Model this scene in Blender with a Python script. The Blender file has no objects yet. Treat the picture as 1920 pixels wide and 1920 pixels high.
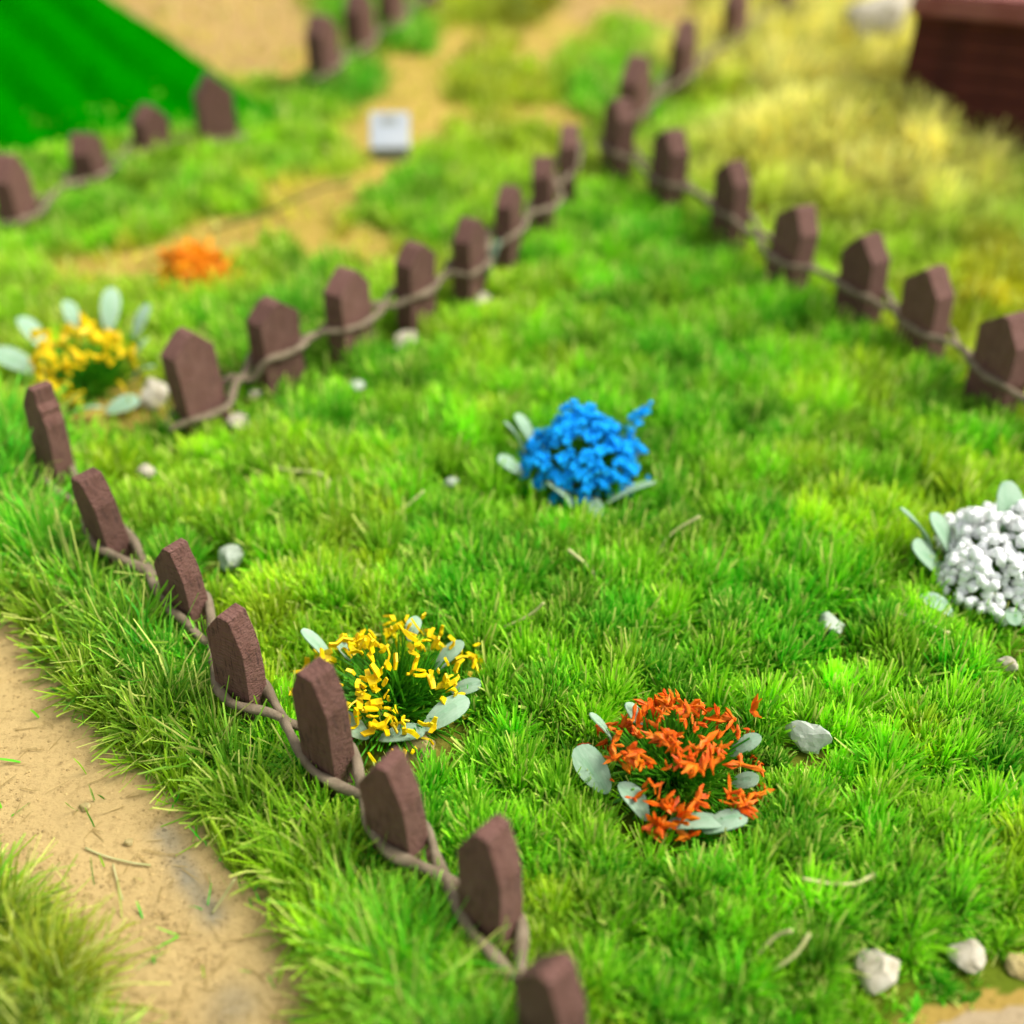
import bpy, bmesh, math, random
import numpy as np
from mathutils import Vector, Matrix, noise as mnoise

# ------------------------------------------------------------------ camera, sky, sun, exposure
# A model landscape: one unit is one centimetre of the model.
PITCH, FPX, CAMH = math.radians(38), 2080.0, 12.0
FOCUS_Y_PX = 1370
scene = bpy.context.scene
scene.unit_settings.scale_length = 0.01
cam_d = bpy.data.cameras.new('camera'); cam = bpy.data.objects.new('camera', cam_d)
scene.collection.objects.link(cam); scene.camera = cam
cam_d.sensor_width = 36; cam_d.lens = 36 * FPX / 1920
cam.location = (0, 0, CAMH); cam.rotation_euler = (math.pi/2 - PITCH, 0, 0)
cam_d.clip_start = 0.1; cam_d.clip_end = 2000
SP, CP = math.sin(PITCH), math.cos(PITCH)
cam_d.dof.use_dof = True
cam_d.dof.focus_distance = CAMH / (SP + (FOCUS_Y_PX-960)/FPX*CP) - 0.5
cam_d.dof.aperture_fstop = cam_d.lens * 0.001 / 0.39
cam_d.dof.aperture_blades = 0

SUN_EL, SUN_AZ = 54, 88           # azimuth clockwise from +Y: from the right
world = bpy.data.worlds.new('World'); scene.world = world; world.use_nodes = True
nt = world.node_tree; bg = nt.nodes['Background']
sky = nt.nodes.new('ShaderNodeTexSky'); sky.sky_type = 'NISHITA'; sky.sun_disc = False
sky.sun_elevation = math.radians(SUN_EL); sky.sun_rotation = math.radians(SUN_AZ)
sky.air_density = 1.0; sky.dust_density = 4.0; sky.ozone_density = 0.6
hsv = nt.nodes.new('ShaderNodeHueSaturation'); hsv.inputs['Saturation'].default_value = .15   # thin white overcast
nt.links.new(sky.outputs[0], hsv.inputs['Color']); nt.links.new(hsv.outputs[0], bg.inputs[0]); bg.inputs[1].default_value = 0.10
sd = bpy.data.lights.new('sun', 'SUN'); sd.energy = 1.5; sd.angle = math.radians(24); sd.color = (1, .94, .84)
sun = bpy.data.objects.new('sun', sd); scene.collection.objects.link(sun)
e, a = math.radians(SUN_EL), math.radians(SUN_AZ)
dvec = Vector((math.sin(a)*math.cos(e), math.cos(a)*math.cos(e), math.sin(e)))
sun.rotation_euler = dvec.to_track_quat('Z', 'Y').to_euler()
scene.view_settings.view_transform = 'Standard'; scene.view_settings.look = 'None'
scene.view_settings.exposure = 1.30; scene.view_settings.gamma = 1
try: scene.cycles.transparent_max_bounces = 4; scene.cycles.max_bounces = 6
except Exception: pass

# ------------------------------------------------------------------ helpers
random.seed(7); rng = np.random.default_rng(11)
COL = scene.collection

def G(px, py, z=0.0):
    """point of the place at height z that the photograph shows at (px, py)"""
    u = (px-960)/FPX; v = (py-960)/FPX
    Z = (CAMH-z)/(SP+v*CP)
    return Vector((u*Z, (CP-v*SP)*Z, z))
def ppu(py):
    return FPX*(SP+(py-960)/FPX*CP)/CAMH        # pixels per unit on the ground at that row

def lin(c):
    return tuple(((x/255)/12.92 if x <= 10 else (((x/255)+.055)/1.055)**2.4) for x in c)
K = 0.5
def alb(c, k=K):
    return tuple(min(.95, x*k) for x in lin(c))

def tag(o, label=None, cat=None, group=None, kind=None):
    if label: o['label'] = label
    if cat: o['category'] = cat
    if group: o['group'] = group
    if kind: o['kind'] = kind
    return o
def empty(name, loc, label=None, cat=None, group=None):
    o = bpy.data.objects.new(name, None); COL.objects.link(o); o.location = loc
    o.empty_display_size = .3
    return tag(o, label, cat, group)
def link(name, me, parent=None, loc=None, rot=None):
    o = bpy.data.objects.new(name, me); COL.objects.link(o)
    if parent is not None: o.parent = parent
    if loc is not None: o.location = loc
    if rot is not None: o.rotation_euler = rot
    return o
def mesh_from(name, verts, faces, mat=None, smooth=False, colors=None):
    me = bpy.data.meshes.new(name); me.from_pydata([tuple(v) for v in verts], [], faces)
    if mat: me.materials.append(mat)
    if smooth: me.polygons.foreach_set('use_smooth', [True]*len(me.polygons))
    if colors is not None:
        at = me.color_attributes.new('Col', 'FLOAT_COLOR', 'POINT')
        at.data.foreach_set('color', np.asarray(colors, dtype=np.float32).ravel())
    me.update(); return me
def bm_mesh(name, bm, mat, smooth=False):
    me = bpy.data.meshes.new(name); bmesh.ops.recalc_face_normals(bm, faces=bm.faces)
    bm.to_mesh(me); bm.free(); me.materials.append(mat)
    if smooth: me.polygons.foreach_set('use_smooth', [True]*len(me.polygons))
    return me

def new_mat(name, rough=.7, spec=.3):
    m = bpy.data.materials.new(name); m.use_nodes = True
    b = m.node_tree.nodes['Principled BSDF']
    b.inputs['Roughness'].default_value = rough
    b.inputs['Specular IOR Level'].default_value = spec
    return m, m.node_tree, b
def N(t, typ, **kw):
    n = t.nodes.new(typ)
    for k, v in kw.items():
        if k in n.inputs: n.inputs[k].default_value = v
        else: setattr(n, k, v)
    return n
def ramp(t, fac, stops):
    r = t.nodes.new('ShaderNodeValToRGB'); el = r.color_ramp.elements
    while len(el) < len(stops): el.new(.5)
    for i, (p, c) in enumerate(stops): el[i].position = p; el[i].color = (*c, 1)
    t.links.new(fac, r.inputs[0]); return r
def coords(t, sx=1, sy=1, sz=1, src='Object'):
    tc = t.nodes.new('ShaderNodeTexCoord'); mp = t.nodes.new('ShaderNodeMapping')
    mp.inputs['Scale'].default_value = (sx, sy, sz); t.links.new(tc.outputs[src], mp.inputs[0]); return mp.outputs[0]

def noisy_mat(name, c1, c2, scale=6, rough=.75, bump=.3, bscale=30, spec=.3, stretch=(1,1,1), dist=.02, transl=0):
    m, t, b = new_mat(name, rough, spec)
    co = coords(t, *stretch)
    n = N(t, 'ShaderNodeTexNoise', Scale=scale, Detail=6.0, Roughness=.6); t.links.new(co, n.inputs['Vector'])
    r = ramp(t, n.outputs[0], [(.35, c1), (.65, c2)]); t.links.new(r.outputs[0], b.inputs['Base Color'])
    n2 = N(t, 'ShaderNodeTexNoise', Scale=bscale, Detail=5.0, Roughness=.65); t.links.new(co, n2.inputs['Vector'])
    bp = N(t, 'ShaderNodeBump', Strength=bump, Distance=dist); t.links.new(n2.outputs[0], bp.inputs['Height'])
    t.links.new(bp.outputs[0], b.inputs['Normal'])
    if transl:
        tr = N(t, 'ShaderNodeBsdfTranslucent'); t.links.new(r.outputs[0], tr.inputs[0])
        mx = N(t, 'ShaderNodeMixShader'); mx.inputs[0].default_value = transl
        out = t.nodes['Material Output']
        t.links.new(b.outputs[0], mx.inputs[1]); t.links.new(tr.outputs[0], mx.inputs[2]); t.links.new(mx.outputs[0], out.inputs[0])
    return m

# value noise (numpy)
_tab = rng.random((256, 256))
def vnoise(x, y, s, seed=0):
    x = np.asarray(x)*s + seed*17.3+1000; y = np.asarray(y)*s + seed*31.7+1000
    xi = np.floor(x).astype(int); yi = np.floor(y).astype(int); fx = x-xi; fy = y-yi
    fx = fx*fx*(3-2*fx); fy = fy*fy*(3-2*fy)
    g = lambda i, j: _tab[i % 256, j % 256]
    return (g(xi, yi)*(1-fx)+g(xi+1, yi)*fx)*(1-fy)+(g(xi, yi+1)*(1-fx)+g(xi+1, yi+1)*fx)*fy
def fbm(x, y, s, seed=0, o=3):
    r = 0; w = .5; tot = 0
    for k in range(o): r = r+w*vnoise(x, y, s*2**k, seed+k*5); tot += w; w *= .55
    return r/tot
def in_poly(x, y, poly):
    x = np.asarray(x); y = np.asarray(y); c = np.zeros(x.shape, bool); n = len(poly)
    for i in range(n):
        x1, y1 = poly[i][:2]; x2, y2 = poly[(i+1) % n][:2]
        if y1 == y2: continue
        cond = ((y1 > y) != (y2 > y)) & (x < (x2-x1)*(y-y1)/(y2-y1)+x1)
        c ^= cond
    return c
def seg_dist(x, y, pts):
    d = np.full(np.shape(x), 1e9)
    for (a, b) in zip(pts[:-1], pts[1:]):
        ax, ay, bx, by = a[0], a[1], b[0], b[1]; L = (bx-ax)**2+(by-ay)**2
        t = np.clip(((x-ax)*(bx-ax)+(y-ay)*(by-ay))/L, 0, 1)
        d = np.minimum(d, np.hypot(x-ax-t*(bx-ax), y-ay-t*(by-ay)))
    return d

# ------------------------------------------------------------------ where things stand
PH = 2.4                                   # picket height above the soil
def foot(px, py, h=PH):
    p = G(px, py, h); return Vector((p.x, p.y, 0))
NEAR_TOPS = [(50,718,2.4),(174,888,2.0),(322,1015,1.85),(420,1140,2.1),(588,1238,2.4),(735,1405,2.25),(918,1570,2.25),(1048,1793,2.3)]
ROW_NEAR = [foot(*p) for p in NEAR_TOPS]
ROW_NEAR.append(ROW_NEAR[-1]+(ROW_NEAR[-1]-ROW_NEAR[-2])*1.05)
ROW_MID = [foot(*p, 2.15) for p in [(352,620),(505,563),(648,509),(772,455),(878,407),(950,352),(1026,297),(1062,236)]]
ROW_RIGHT = [foot(*p, 2.3) for p in [(1160,190),(1256,248),(1385,306),(1492,382),(1640,440),(1765,500),(1912,590)]]
ROW_RIGHT.append(ROW_RIGHT[-1]+(ROW_RIGHT[-1]-ROW_RIGHT[-2])*1.0)
ROW_FAR = [foot(*p) for p in [(1196,108),(1286,40),(1388,-22),(1480,-80)]]
LEFT_TOPS = [(-130,350,1.8),(6,292,2.0),(156,248,1.6),(270,198,1.6),(390,140,2.3)]
ROW_LEFT = [foot(*p) for p in LEFT_TOPS]
ROW_BACK = [foot(*p) for p in [(600,30),(668,-12),(730,-52),(800,-100)]]

PATH = [G(*p) for p in [(-500,1010),(-60,1130),(50,1170),(100,1250),(150,1330),(205,1400),(285,1460),(365,1530),(435,1610),(485,1680),(530,1745),(565,1800),(590,1870),(605,1950),(630,2150),
        (200,2150),(185,1960),(150,1890),(100,1820),(40,1740),(-40,1690),(-200,1560),(-600,1400)]]
CORNER = [G(*p) for p in [(1500,1960),(1640,1925),(1750,1885),(1850,1855),(1990,1800),(2150,1900),(2000,2200),(1400,2200)]]
YARD = [(p.x, p.y) for p in ([G(30,830)]+ROW_NEAR+[Vector((1.6,3.5,0)), Vector((14,3.5,0))]+ROW_RIGHT[::-1]+ROW_MID[::-1])]
BL = [G(*p) for p in [(-700,1400),(-200,1560),(-40,1690),(40,1740),(100,1820),(150,1890),(185,1960),(205,2200),(-700,2200)]]

# kinds of ground cover: leaf colours, density, blade length, lean, soil colour
KIND = {
 'G':  ((75,170,10), (150,195,25), .85, .5, (120,150,30)),
 'E':  ((25,150,25), (90,180,15), 1.0, .75, (90,140,30)),
 'O':  ((135,165,15), (175,185,35), .7, .5, (175,165,50)),
 'L':  ((130,190,15), (180,205,50), .65, .55, (180,180,70)),
 'S':  ((170,175,40), (190,180,70), .04, .35, (212,182,88)),
 'P':  ((170,160,60), (190,170,80), .05, .4, (208,172,105)),
 'T':  ((204,192,88), (236,226,145), 1.0, .95, (190,170,80)),
 'Y':  ((165,175,10), (205,180,20), .7, .6, (205,175,40)),
 'D':  ((90,100,0), (120,120,10), 1.0, .8, (110,110,20)),
}
CP_LIST = [(770,120,'S'),(830,215,'S'),(690,290,'S'),(600,345,'S'),(570,425,'S'),(600,450,'S'),(690,435,'S'),(260,515,'S'),(370,475,'S'),(450,475,'S'),(740,210,'S'),(150,520,'S'),(60,450,'G'),(250,350,'G'),(130,380,'G'),(350,330,'G'),(480,270,'G'),(560,230,'G'),(520,180,'G'),(650,160,'E'),(750,80,'E'),(700,30,'E'),(850,20,'O'),
 (855,90,'S'),(800,170,'S'),(725,250,'S'),(790,240,'S'),(700,330,'S'),(640,310,'L'),(560,310,'G'),(430,370,'G'),(300,420,'G'),(180,440,'G'),(60,540,'L'),(200,505,'S'),(300,500,'S'),(420,450,'S'),
 (540,400,'S'),(535,355,'S'),(620,380,'S'),(640,460,'S'),(700,470,'S'),(700,400,'G'),(760,390,'G'),(560,480,'G'),(480,540,'L'),(560,600,'E'),(400,600,'G'),(320,570,'L'),(200,555,'L'),(250,610,'L'),
 (20,600,'L'),(20,700,'L'),(640,560,'L'),(620,520,'G'),(830,420,'G'),(800,350,'G'),(850,300,'L'),(900,250,'O'),(880,180,'O'),(950,150,'O'),(900,100,'O'),(990,20,'D'),(1010,95,'S'),(1060,50,'S'),(1100,110,'L'),
 (1110,20,'P'),(1170,50,'G'),(1150,120,'G'),(1080,190,'E'),(1020,220,'S'),(980,280,'O'),(930,330,'L'),(1000,180,'O'),(1245,35,'P'),(1300,110,'T'),(380,60,'P'),(520,60,'P'),(460,110,'P'),(540,140,'S'),(300,20,'P'),(300,-90,'P'),(600,-60,'P'),
 (1350,200,'O'),(1330,260,'L'),(1450,240,'O'),(1450,290,'Y'),(1430,110,'T'),(1380,50,'T'),(1550,60,'T'),(1550,180,'T'),(1700,180,'T'),(1850,300,'T'),(1600,290,'O'),(1650,350,'O'),(1550,340,'L'),
 (1450,350,'L'),(1500,420,'L'),(1620,400,'L'),(1750,350,'T'),(1700,440,'L'),(1800,440,'G'),(1890,420,'G'),(1850,520,'Y'),(1900,600,'Y'),(1750,480,'L'),(1840,620,'O'),(2050,420,'T'),(2050,620,'Y'),(1240,170,'G'),(1230,240,'G'),(1500,-60,'T'),(1900,80,'P'),(1300,-60,'P'),
 (110,815,'S'),(190,815,'S'),(-60,700,'L'),(-100,520,'G'),(100,760,'O')]
CW = [(G(a, b), KIND[k]) for a, b, k in CP_LIST]
SPOTS = [(G(1490,715), .85, .85), (G(1590,1475), .5, .85), (G(450,790), .6, .5), (G(150,825), 1.1, .85), (G(1370,1010), .6, .35), (G(1470,1080), .6, .7), (G(1240,860), .4, .6), (G(620,1010), .4, .5), (G(790,1405), .5, .7), (G(150,930), .8, .3)]
CLUMP_SPOTS = [(G(735,1345), .75), (G(1262,1485), .75), (G(1085,915), .8), (G(1880,1120), .85), (G(165,730), .8)]

STONE_SPOTS = [(G(a_, b_), r_) for a_, b_, r_ in [(1652,1832,.38), (1806,1800,.34), (1512,1400,.38), (1888,1250,.22), (1556,1180,.3), (272,892,.3), (430,1055,.32), (758,645,.35), (905,570,.3), (668,730,.3), (448,800,.35), (845,912,.25), (1912,1815,.4)]]
def mound(x, y):
    """low bank of dry grass at the far right"""
    return 1.45*np.exp(-((x-9.6)/np.where(x > 9.6, 3.8, 3.8))**2-((y-30.2)/3.2)**2)
def height(x, y):
    return mound(x, y) + .10*(fbm(x, y, .55, 3)-.5)

def cover(x, y):
    """returns colourA, colourB, density, length, soil for ground points"""
    n = len(x)
    num = [np.zeros((n, 3)), np.zeros((n, 3)), np.zeros(n), np.zeros(n), np.zeros((n, 3))]; W = np.zeros(n)
    xx = x + (fbm(x, y, .6, 40)-.5)*1.6; yy = y + (fbm(x, y, .6, 50)-.5)*2.2
    for p, k in CW:
        s = max(10., p.y)
        w = 1/((((xx-p.x)/s)**2+((yy-p.y)/s/1.6)**2)+1e-5)**3.4
        W += w
        for i in range(5):
            v = np.asarray(k[i] if i in (2, 3) else lin(k[i]))
            num[i] += (w[:, None]*v if v.ndim else w*v)
    A, B, D, L, S = [a/(W[:, None] if a.ndim == 2 else W) for a in num]
    mg = np.clip(mound(x, y)/.7, 0, 1); tk = KIND['T']; m3 = mg[:, None]
    A = A*(1-m3)+np.asarray(lin(tk[0]))*m3; B = B*(1-m3)+np.asarray(lin(tk[1]))*m3; D = D*(1-mg)+mg; L = L*(1-mg)+1.0*mg
    # the enclosed lawn
    yd = in_poly(x, y, YARD)
    A[yd] = lin((35,165,5)); B[yd] = lin((145,212,12)); D[yd] = 1.0; L[yd] = .55; S[yd] = lin((115,135,25))
    ylo = yd & (fbm(x, y, .32, 60) > .6)
    A[ylo] = lin((100,180,8)); B[ylo] = lin((180,212,22))
    for c, r, k in SPOTS:
        g = np.exp(-((x-c.x)**2+((y-c.y)*.8)**2)/r**2)*k
        D *= (1-g); S[:] = S*(1-g[:, None])+np.asarray(lin((205,185,85)))*g[:, None]
    for c, r in CLUMP_SPOTS:
        g = np.hypot(x-c.x, y-c.y+.25) < r*(1.3+.3*vnoise(x, y, 2.0, 9)); D = np.where(g, D*.12, D)
        L = np.where(np.hypot(x-c.x, y-c.y) < r*1.9, L*.72, L)
    for c, r in STONE_SPOTS:
        g = np.hypot(x-c.x, (y-c.y+.35*r)) < r; D = np.where(g, D*.06, D); L = np.where(np.hypot(x-c.x, y-c.y+.5) < r+.35, L*.6, L)
    # verge between the path and the near fence, and the tuft in the corner
    vg = (~yd) & (y < 17.5) & (x < ROW_NEAR[-1].x+1.5) 
    vg &= (x > -30)
    near_row = seg_dist(x, y, ROW_NEAR)
    vg &= ~((y > 16.0) & (near_row > 2.0) & (x > -9.3))
    A[vg] = lin((0,168,25)); B[vg] = lin((150,200,22)); D[vg] = np.clip((near_row[vg]-.2)/.35, .3, 1)*.9; L[vg] = 1.22; S[vg] = lin((130,150,45)); L = np.where(vg & (near_row < .7), L*.55, L)
    pe = seg_dist(x, y, PATH+[PATH[0]])
    ip = in_poly(x+.35*(fbm(x, y, 1.1, 70)-.5), y+.35*(fbm(x, y, 1.1, 71)-.5), PATH)
    fringe = vg & (pe < 1.3) & ~ip
    f = np.clip((pe-.1)/1.2, 0, 1)
    D = np.where(fringe, D*(.25+.75*f), D); L = np.where(fringe, L*(.55+.45*f), L)
    fr = fringe[:, None]; f3 = f[:, None]
    A = np.where(fr, np.asarray(lin((120,155,20)))*(1-f3)+A*f3, A)
    bl = in_poly(x, y, BL)
    A[bl] = lin((55,130,8)); B[bl] = lin((150,152,20)); D[bl] = 1.0; L[bl] = .9; S[bl] = lin((120,120,30))
    ip &= ~bl
    g = np.clip((pe)/.5, 0, 1)
    D = np.where(ip, .002+.04*(pe < .15), D)
    L = np.where(ip, .35, L)
    S = np.where(ip[:, None], np.asarray(lin((232,200,135))), S)
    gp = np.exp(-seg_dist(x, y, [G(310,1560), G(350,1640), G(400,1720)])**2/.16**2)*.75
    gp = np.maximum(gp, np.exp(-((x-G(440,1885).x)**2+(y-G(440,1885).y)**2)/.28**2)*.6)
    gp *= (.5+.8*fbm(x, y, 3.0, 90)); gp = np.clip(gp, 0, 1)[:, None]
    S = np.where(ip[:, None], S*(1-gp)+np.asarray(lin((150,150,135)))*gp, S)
    ic = in_poly(x+.25*(fbm(x, y, 1.5, 75)-.5), y+.5*(fbm(x, y, 1.8, 77)-.5), CORNER)
    ce = seg_dist(x, y, CORNER+[CORNER[0]])
    S = np.where(ic[:, None], np.asarray(lin((214,190,150))), S)
    ce2 = ce+.35*(fbm(x, y, 2.2, 33)-.5); S = np.where((ic & (ce2 < .22))[:, None], np.asarray(lin((205,172,85))), S)
    D = np.where(ic, .01, D); L = np.where(ce < .7, L*.55, L)
    return A, B, D, L, S, ip | ic

# ------------------------------------------------------------------ ground
nr, nc = 330, 330
ys = np.concatenate([3*np.exp(np.linspace(0, math.log(75/3), nr-12)), np.linspace(80, 700, 12)])
us = np.linspace(-1.15, 1.15, nc)
U, Y = np.meshgrid(us, ys); X = U*(Y+7)
gx, gy = X.ravel(), Y.ravel()
_, _, _, _, S, bare = cover(gx, gy)
gz = height(gx, gy) + .035*(fbm(gx, gy, 2.5, 5)-.5)
gcol = np.ones((len(gx), 4), np.float32); gcol[:, :3] = S*.62*(.88+.24*fbm(gx, gy, 1.2, 6))[:, None]
idx = np.arange(nr*nc).reshape(nr, nc)
gf = np.stack([idx[:-1, :-1], idx[:-1, 1:], idx[1:, 1:], idx[1:, :-1]], -1).reshape(-1, 4)
def fast_mesh(name, V, F, mat, colors=None, smooth=False):
    me = bpy.data.meshes.new(name); V = np.asarray(V, np.float32); F = np.asarray(F, np.int32)
    me.vertices.add(len(V)); me.vertices.foreach_set('co', V.ravel())
    k = F.shape[1]; me.loops.add(F.size); me.loops.foreach_set('vertex_index', F.ravel())
    me.polygons.add(len(F)); me.polygons.foreach_set('loop_start', np.arange(0, F.size, k, dtype=np.int32))
    try: me.polygons.foreach_set('loop_total', np.full(len(F), k, np.int32))
    except Exception: pass
    me.materials.append(mat)
    me.update(calc_edges=True)
    if smooth: me.polygons.foreach_set('use_smooth', np.ones(len(F), bool))
    if colors is not None:
        at = me.color_attributes.new('Col', 'FLOAT_COLOR', 'POINT'); at.data.foreach_set('color', np.asarray(colors, np.float32).ravel())
    return me
m_soil, t, b = new_mat('soil', .9, .15)
att = N(t, 'ShaderNodeVertexColor', layer_name='Col')
co = coords(t)
n1 = N(t, 'ShaderNodeTexNoise', Scale=9.0, Detail=8.0, Roughness=.7); t.links.new(co, n1.inputs['Vector'])
r1 = ramp(t, n1.outputs[0], [(.3, (.72,.70,.66)), (.5, (1,1,1)), (.72, (1.0,1.0,1.0))])
mx = N(t, 'ShaderNodeMix', data_type='RGBA', blend_type='MULTIPLY'); mx.inputs[0].default_value = 1
t.links.new(att.outputs[0], mx.inputs[6]); t.links.new(r1.outputs[0], mx.inputs[7])
v1 = N(t, 'ShaderNodeTexVoronoi', Scale=16.0); 
co2 = coords(t, 1, 1.6, 1); n3 = N(t, 'ShaderNodeTexNoise', Scale=5.0, Detail=3.0); t.links.new(co2, n3.inputs['Vector'])
mxv = N(t, 'ShaderNodeMix', data_type='VECTOR'); mxv.inputs[0].default_value = .12
t.links.new(co2, mxv.inputs[4]); t.links.new(n3.outputs[1], mxv.inputs[5]); t.links.new(mxv.outputs[1], v1.inputs['Vector'])
n4 = N(t, 'ShaderNodeTexNoise', Scale=14.0, Detail=8.0, Roughness=.75); t.links.new(mxv.outputs[1], n4.inputs['Vector'])
r2 = ramp(t, n4.outputs[0], [(.28, (.68,.57,.42)), (.36, (1,1,1)), (1, (1,1,1))])
mx2 = N(t, 'ShaderNodeMix', data_type='RGBA', blend_type='MULTIPLY'); mx2.inputs[0].default_value = 1
t.links.new(mx.outputs[2], mx2.inputs[6]); t.links.new(r2.outputs[0], mx2.inputs[7]); t.links.new(mx2.outputs[2], b.inputs['Base Color'])
b1 = N(t, 'ShaderNodeBump', Strength=.8, Distance=.05); t.links.new(n4.outputs[0], b1.inputs['Height'])
b2 = N(t, 'ShaderNodeBump', Strength=.35, Distance=.02); t.links.new(n1.outputs[0], b2.inputs['Height']); t.links.new(b1.outputs[0], b2.inputs['Normal'])
t.links.new(b2.outputs[0], b.inputs['Normal'])
ground = link('ground', fast_mesh('ground', np.stack([gx, gy, gz], 1), gf, m_soil, gcol, True)); tag(ground, 'sandy yellow soil and path under the model grass', kind='structure')

# ------------------------------------------------------------------ grass
m_grass, t, b = new_mat('grass_fibre', .5, .15)
att = N(t, 'ShaderNodeVertexColor', layer_name='Col'); t.links.new(att.outputs[0], b.inputs['Base Color'])
tr = N(t, 'ShaderNodeBsdfTranslucent'); t.links.new(att.outputs[0], tr.inputs[0])
mxs = N(t, 'ShaderNodeMixShader'); mxs.inputs[0].default_value = .34
t.links.new(b.outputs[0], mxs.inputs[1]); t.links.new(tr.outputs[0], mxs.inputs[2]); t.links.new(mxs.outputs[0], t.nodes['Material Output'].inputs[0])

def blades(name, x, y, z, az, lean, bend, length, width, col, tip, seg=3, mat=None):
    n = len(x); ts = np.linspace(0, 1, seg+1)
    px, py, pz = x.copy(), y.copy(), z.copy()
    sa = az + math.pi/2 + rng.normal(0, .9, n); sx, sy = np.cos(sa), np.sin(sa)
    sz = rng.normal(0, .35, n)
    V = np.zeros((n, seg+1, 2, 3), np.float32); C = np.ones((n, seg+1, 2, 4), np.float32)
    prof = {3: [.8, 1.0, .95, .6], 2: [.85, 1, .65], 1: [1, .8]}[seg]
    kink = rng.normal(0, 1, (n, seg))*np.where(length > .85, .2, .06)[:, None]
    for k in range(seg+1):
        w = width*prof[k]*.5
        V[:, k, 0] = np.stack([px-sx*w, py-sy*w, pz-sz*w], 1); V[:, k, 1] = np.stack([px+sx*w, py+sy*w, pz+sz*w], 1)
        f = ts[k]**3
        C[:, k, :, :3] = (col*(1-f)+tip*f)[:, None, :]
        if k < seg:
            th = lean + bend*(k+.5)/seg; a2 = az + kink[:, k]; h = length/seg
            px = px+np.sin(th)*np.cos(a2)*h; py = py+np.sin(th)*np.sin(a2)*h; pz = pz+np.cos(th)*h
    pz0 = V[..., 2]; V[..., 2] = np.where(pz0 < z[:, None, None]+.012, z[:, None, None]+.012+.02*rng.random((n, 1, 1)), pz0)
    base = (np.arange(n)*(seg+1)*2)[:, None, None]
    q = np.array([[2*k, 2*k+1, 2*k+3, 2*k+2] for k in range(seg)])[None]
    F = (base+q).reshape(-1, 4)
    return V.reshape(-1, 3), F, C.reshape(-1, 4)

def sample_ground(n, zmin, zmax):
    """points spread so that every part of the view gets about the same cover"""
    lz = np.exp(rng.uniform(math.log(zmin), math.log(zmax), n))     # log-uniform in distance
    yy = (lz - CAMH*SP)/CP
    xx = rng.uniform(-1, 1, n)*(lz*.4616*1.10+1.2)
    return xx, yy, lz

def make_grass(tufts, per, loose, zmin, zmax, seg):
    cx, cy, cz = sample_ground(tufts, zmin, zmax)
    ti = np.repeat(np.arange(tufts), per)
    n1 = len(ti)
    scale = np.clip(cz[ti]/15.5, .8, 2.3)**.7
    tsz = rng.uniform(.55, 1.15, tufts)[ti]
    r = np.abs(rng.normal(0, .12, n1))*scale*tsz; ph = rng.uniform(0, 2*math.pi, n1)
    x1 = cx[ti]+r*np.cos(ph); y1 = cy[ti]+r*np.sin(ph)
    lean1 = np.clip(np.abs(rng.normal(.62, .45, n1)), 0, 1.45)*np.where(rng.random(tufts) < .25, .45, 1)[ti]
    lf1 = (rng.uniform(.85, 1.3, tufts)[ti])*(1-.18*lean1); hue1 = np.clip(rng.beta(1.0, 1.1, tufts)[ti]+rng.normal(0, .14, n1), 0, 1)
    br1 = rng.uniform(.6, 1.45, tufts)[ti]
    x2, y2, z2 = sample_ground(loose, zmin, zmax)
    n2 = loose
    x = np.concatenate([x1, x2]); y = np.concatenate([y1, y2]); az = np.concatenate([ph, rng.uniform(0, 2*math.pi, n2)])
    lean = np.concatenate([lean1, np.abs(rng.normal(0, .5, n2))]); lf = np.concatenate([lf1, rng.uniform(.45, .85, n2)])
    hue = np.concatenate([hue1, rng.beta(1.5, 2.2, n2)]); br = np.concatenate([br1, rng.uniform(.7, 1.2, n2)])
    dpt = y*CP+CAMH*SP
    A, B, D, L, S, bare = cover(x, y)
    keep = rng.random(len(x)) < D
    keep &= (y > 4)
    x, y, az, lean, lf, hue, br, dpt, A, B, L = [q[keep] for q in (x, y, az, lean, lf, hue, br, dpt, A, B, L)]
    n = len(x)
    yd = in_poly(x, y, YARD)
    wild = (~yd) & (L > .85)
    lean = np.where(wild & (y < 20), np.abs(rng.normal(.8, .5, n)), lean)
    bend = np.where(wild, rng.normal(.5, .6, n), rng.normal(.12, .22, n))
    hue = np.clip(hue+(fbm(x, y, .8, 20)-.5)*1.5-np.where(wild & (y < 18), .3, .07), 0, 1)
    col = A*(1-hue[:, None])+B*hue[:, None]
    patch = .6+.82*fbm(x, y, 1.1, 30)
    col = col*(br*patch*rng.uniform(.85, 1.15, n))[:, None]
    straw = rng.random(n) < np.where(wild, .10, .07)
    col[straw] = np.asarray(lin((200,208,110)))*rng.uniform(.7, 1.2, straw.sum())[:, None]
    tip = col*.65+np.asarray(lin((195,215,90)))*.35*rng.uniform(.3, 1.6, n)[:, None]
    length = L*lf*rng.uniform(.75, 1.2, n)*np.clip(dpt/16, .95, 1.15)
    flop = rng.random(n) < .05
    lean[flop] = rng.uniform(.9, 1.5, flop.sum())
    length[straw] *= 1.12
    width = np.maximum(.025, dpt*.0020)*rng.uniform(.7, 1.25, n)
    width = np.where(wild & (y < 20), width*.9, width)
    KG = 1.12
    return x, y, height(x, y)-.01, az, lean, bend, length, width, col*KG, tip*KG, yd, wild, dpt

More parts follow.
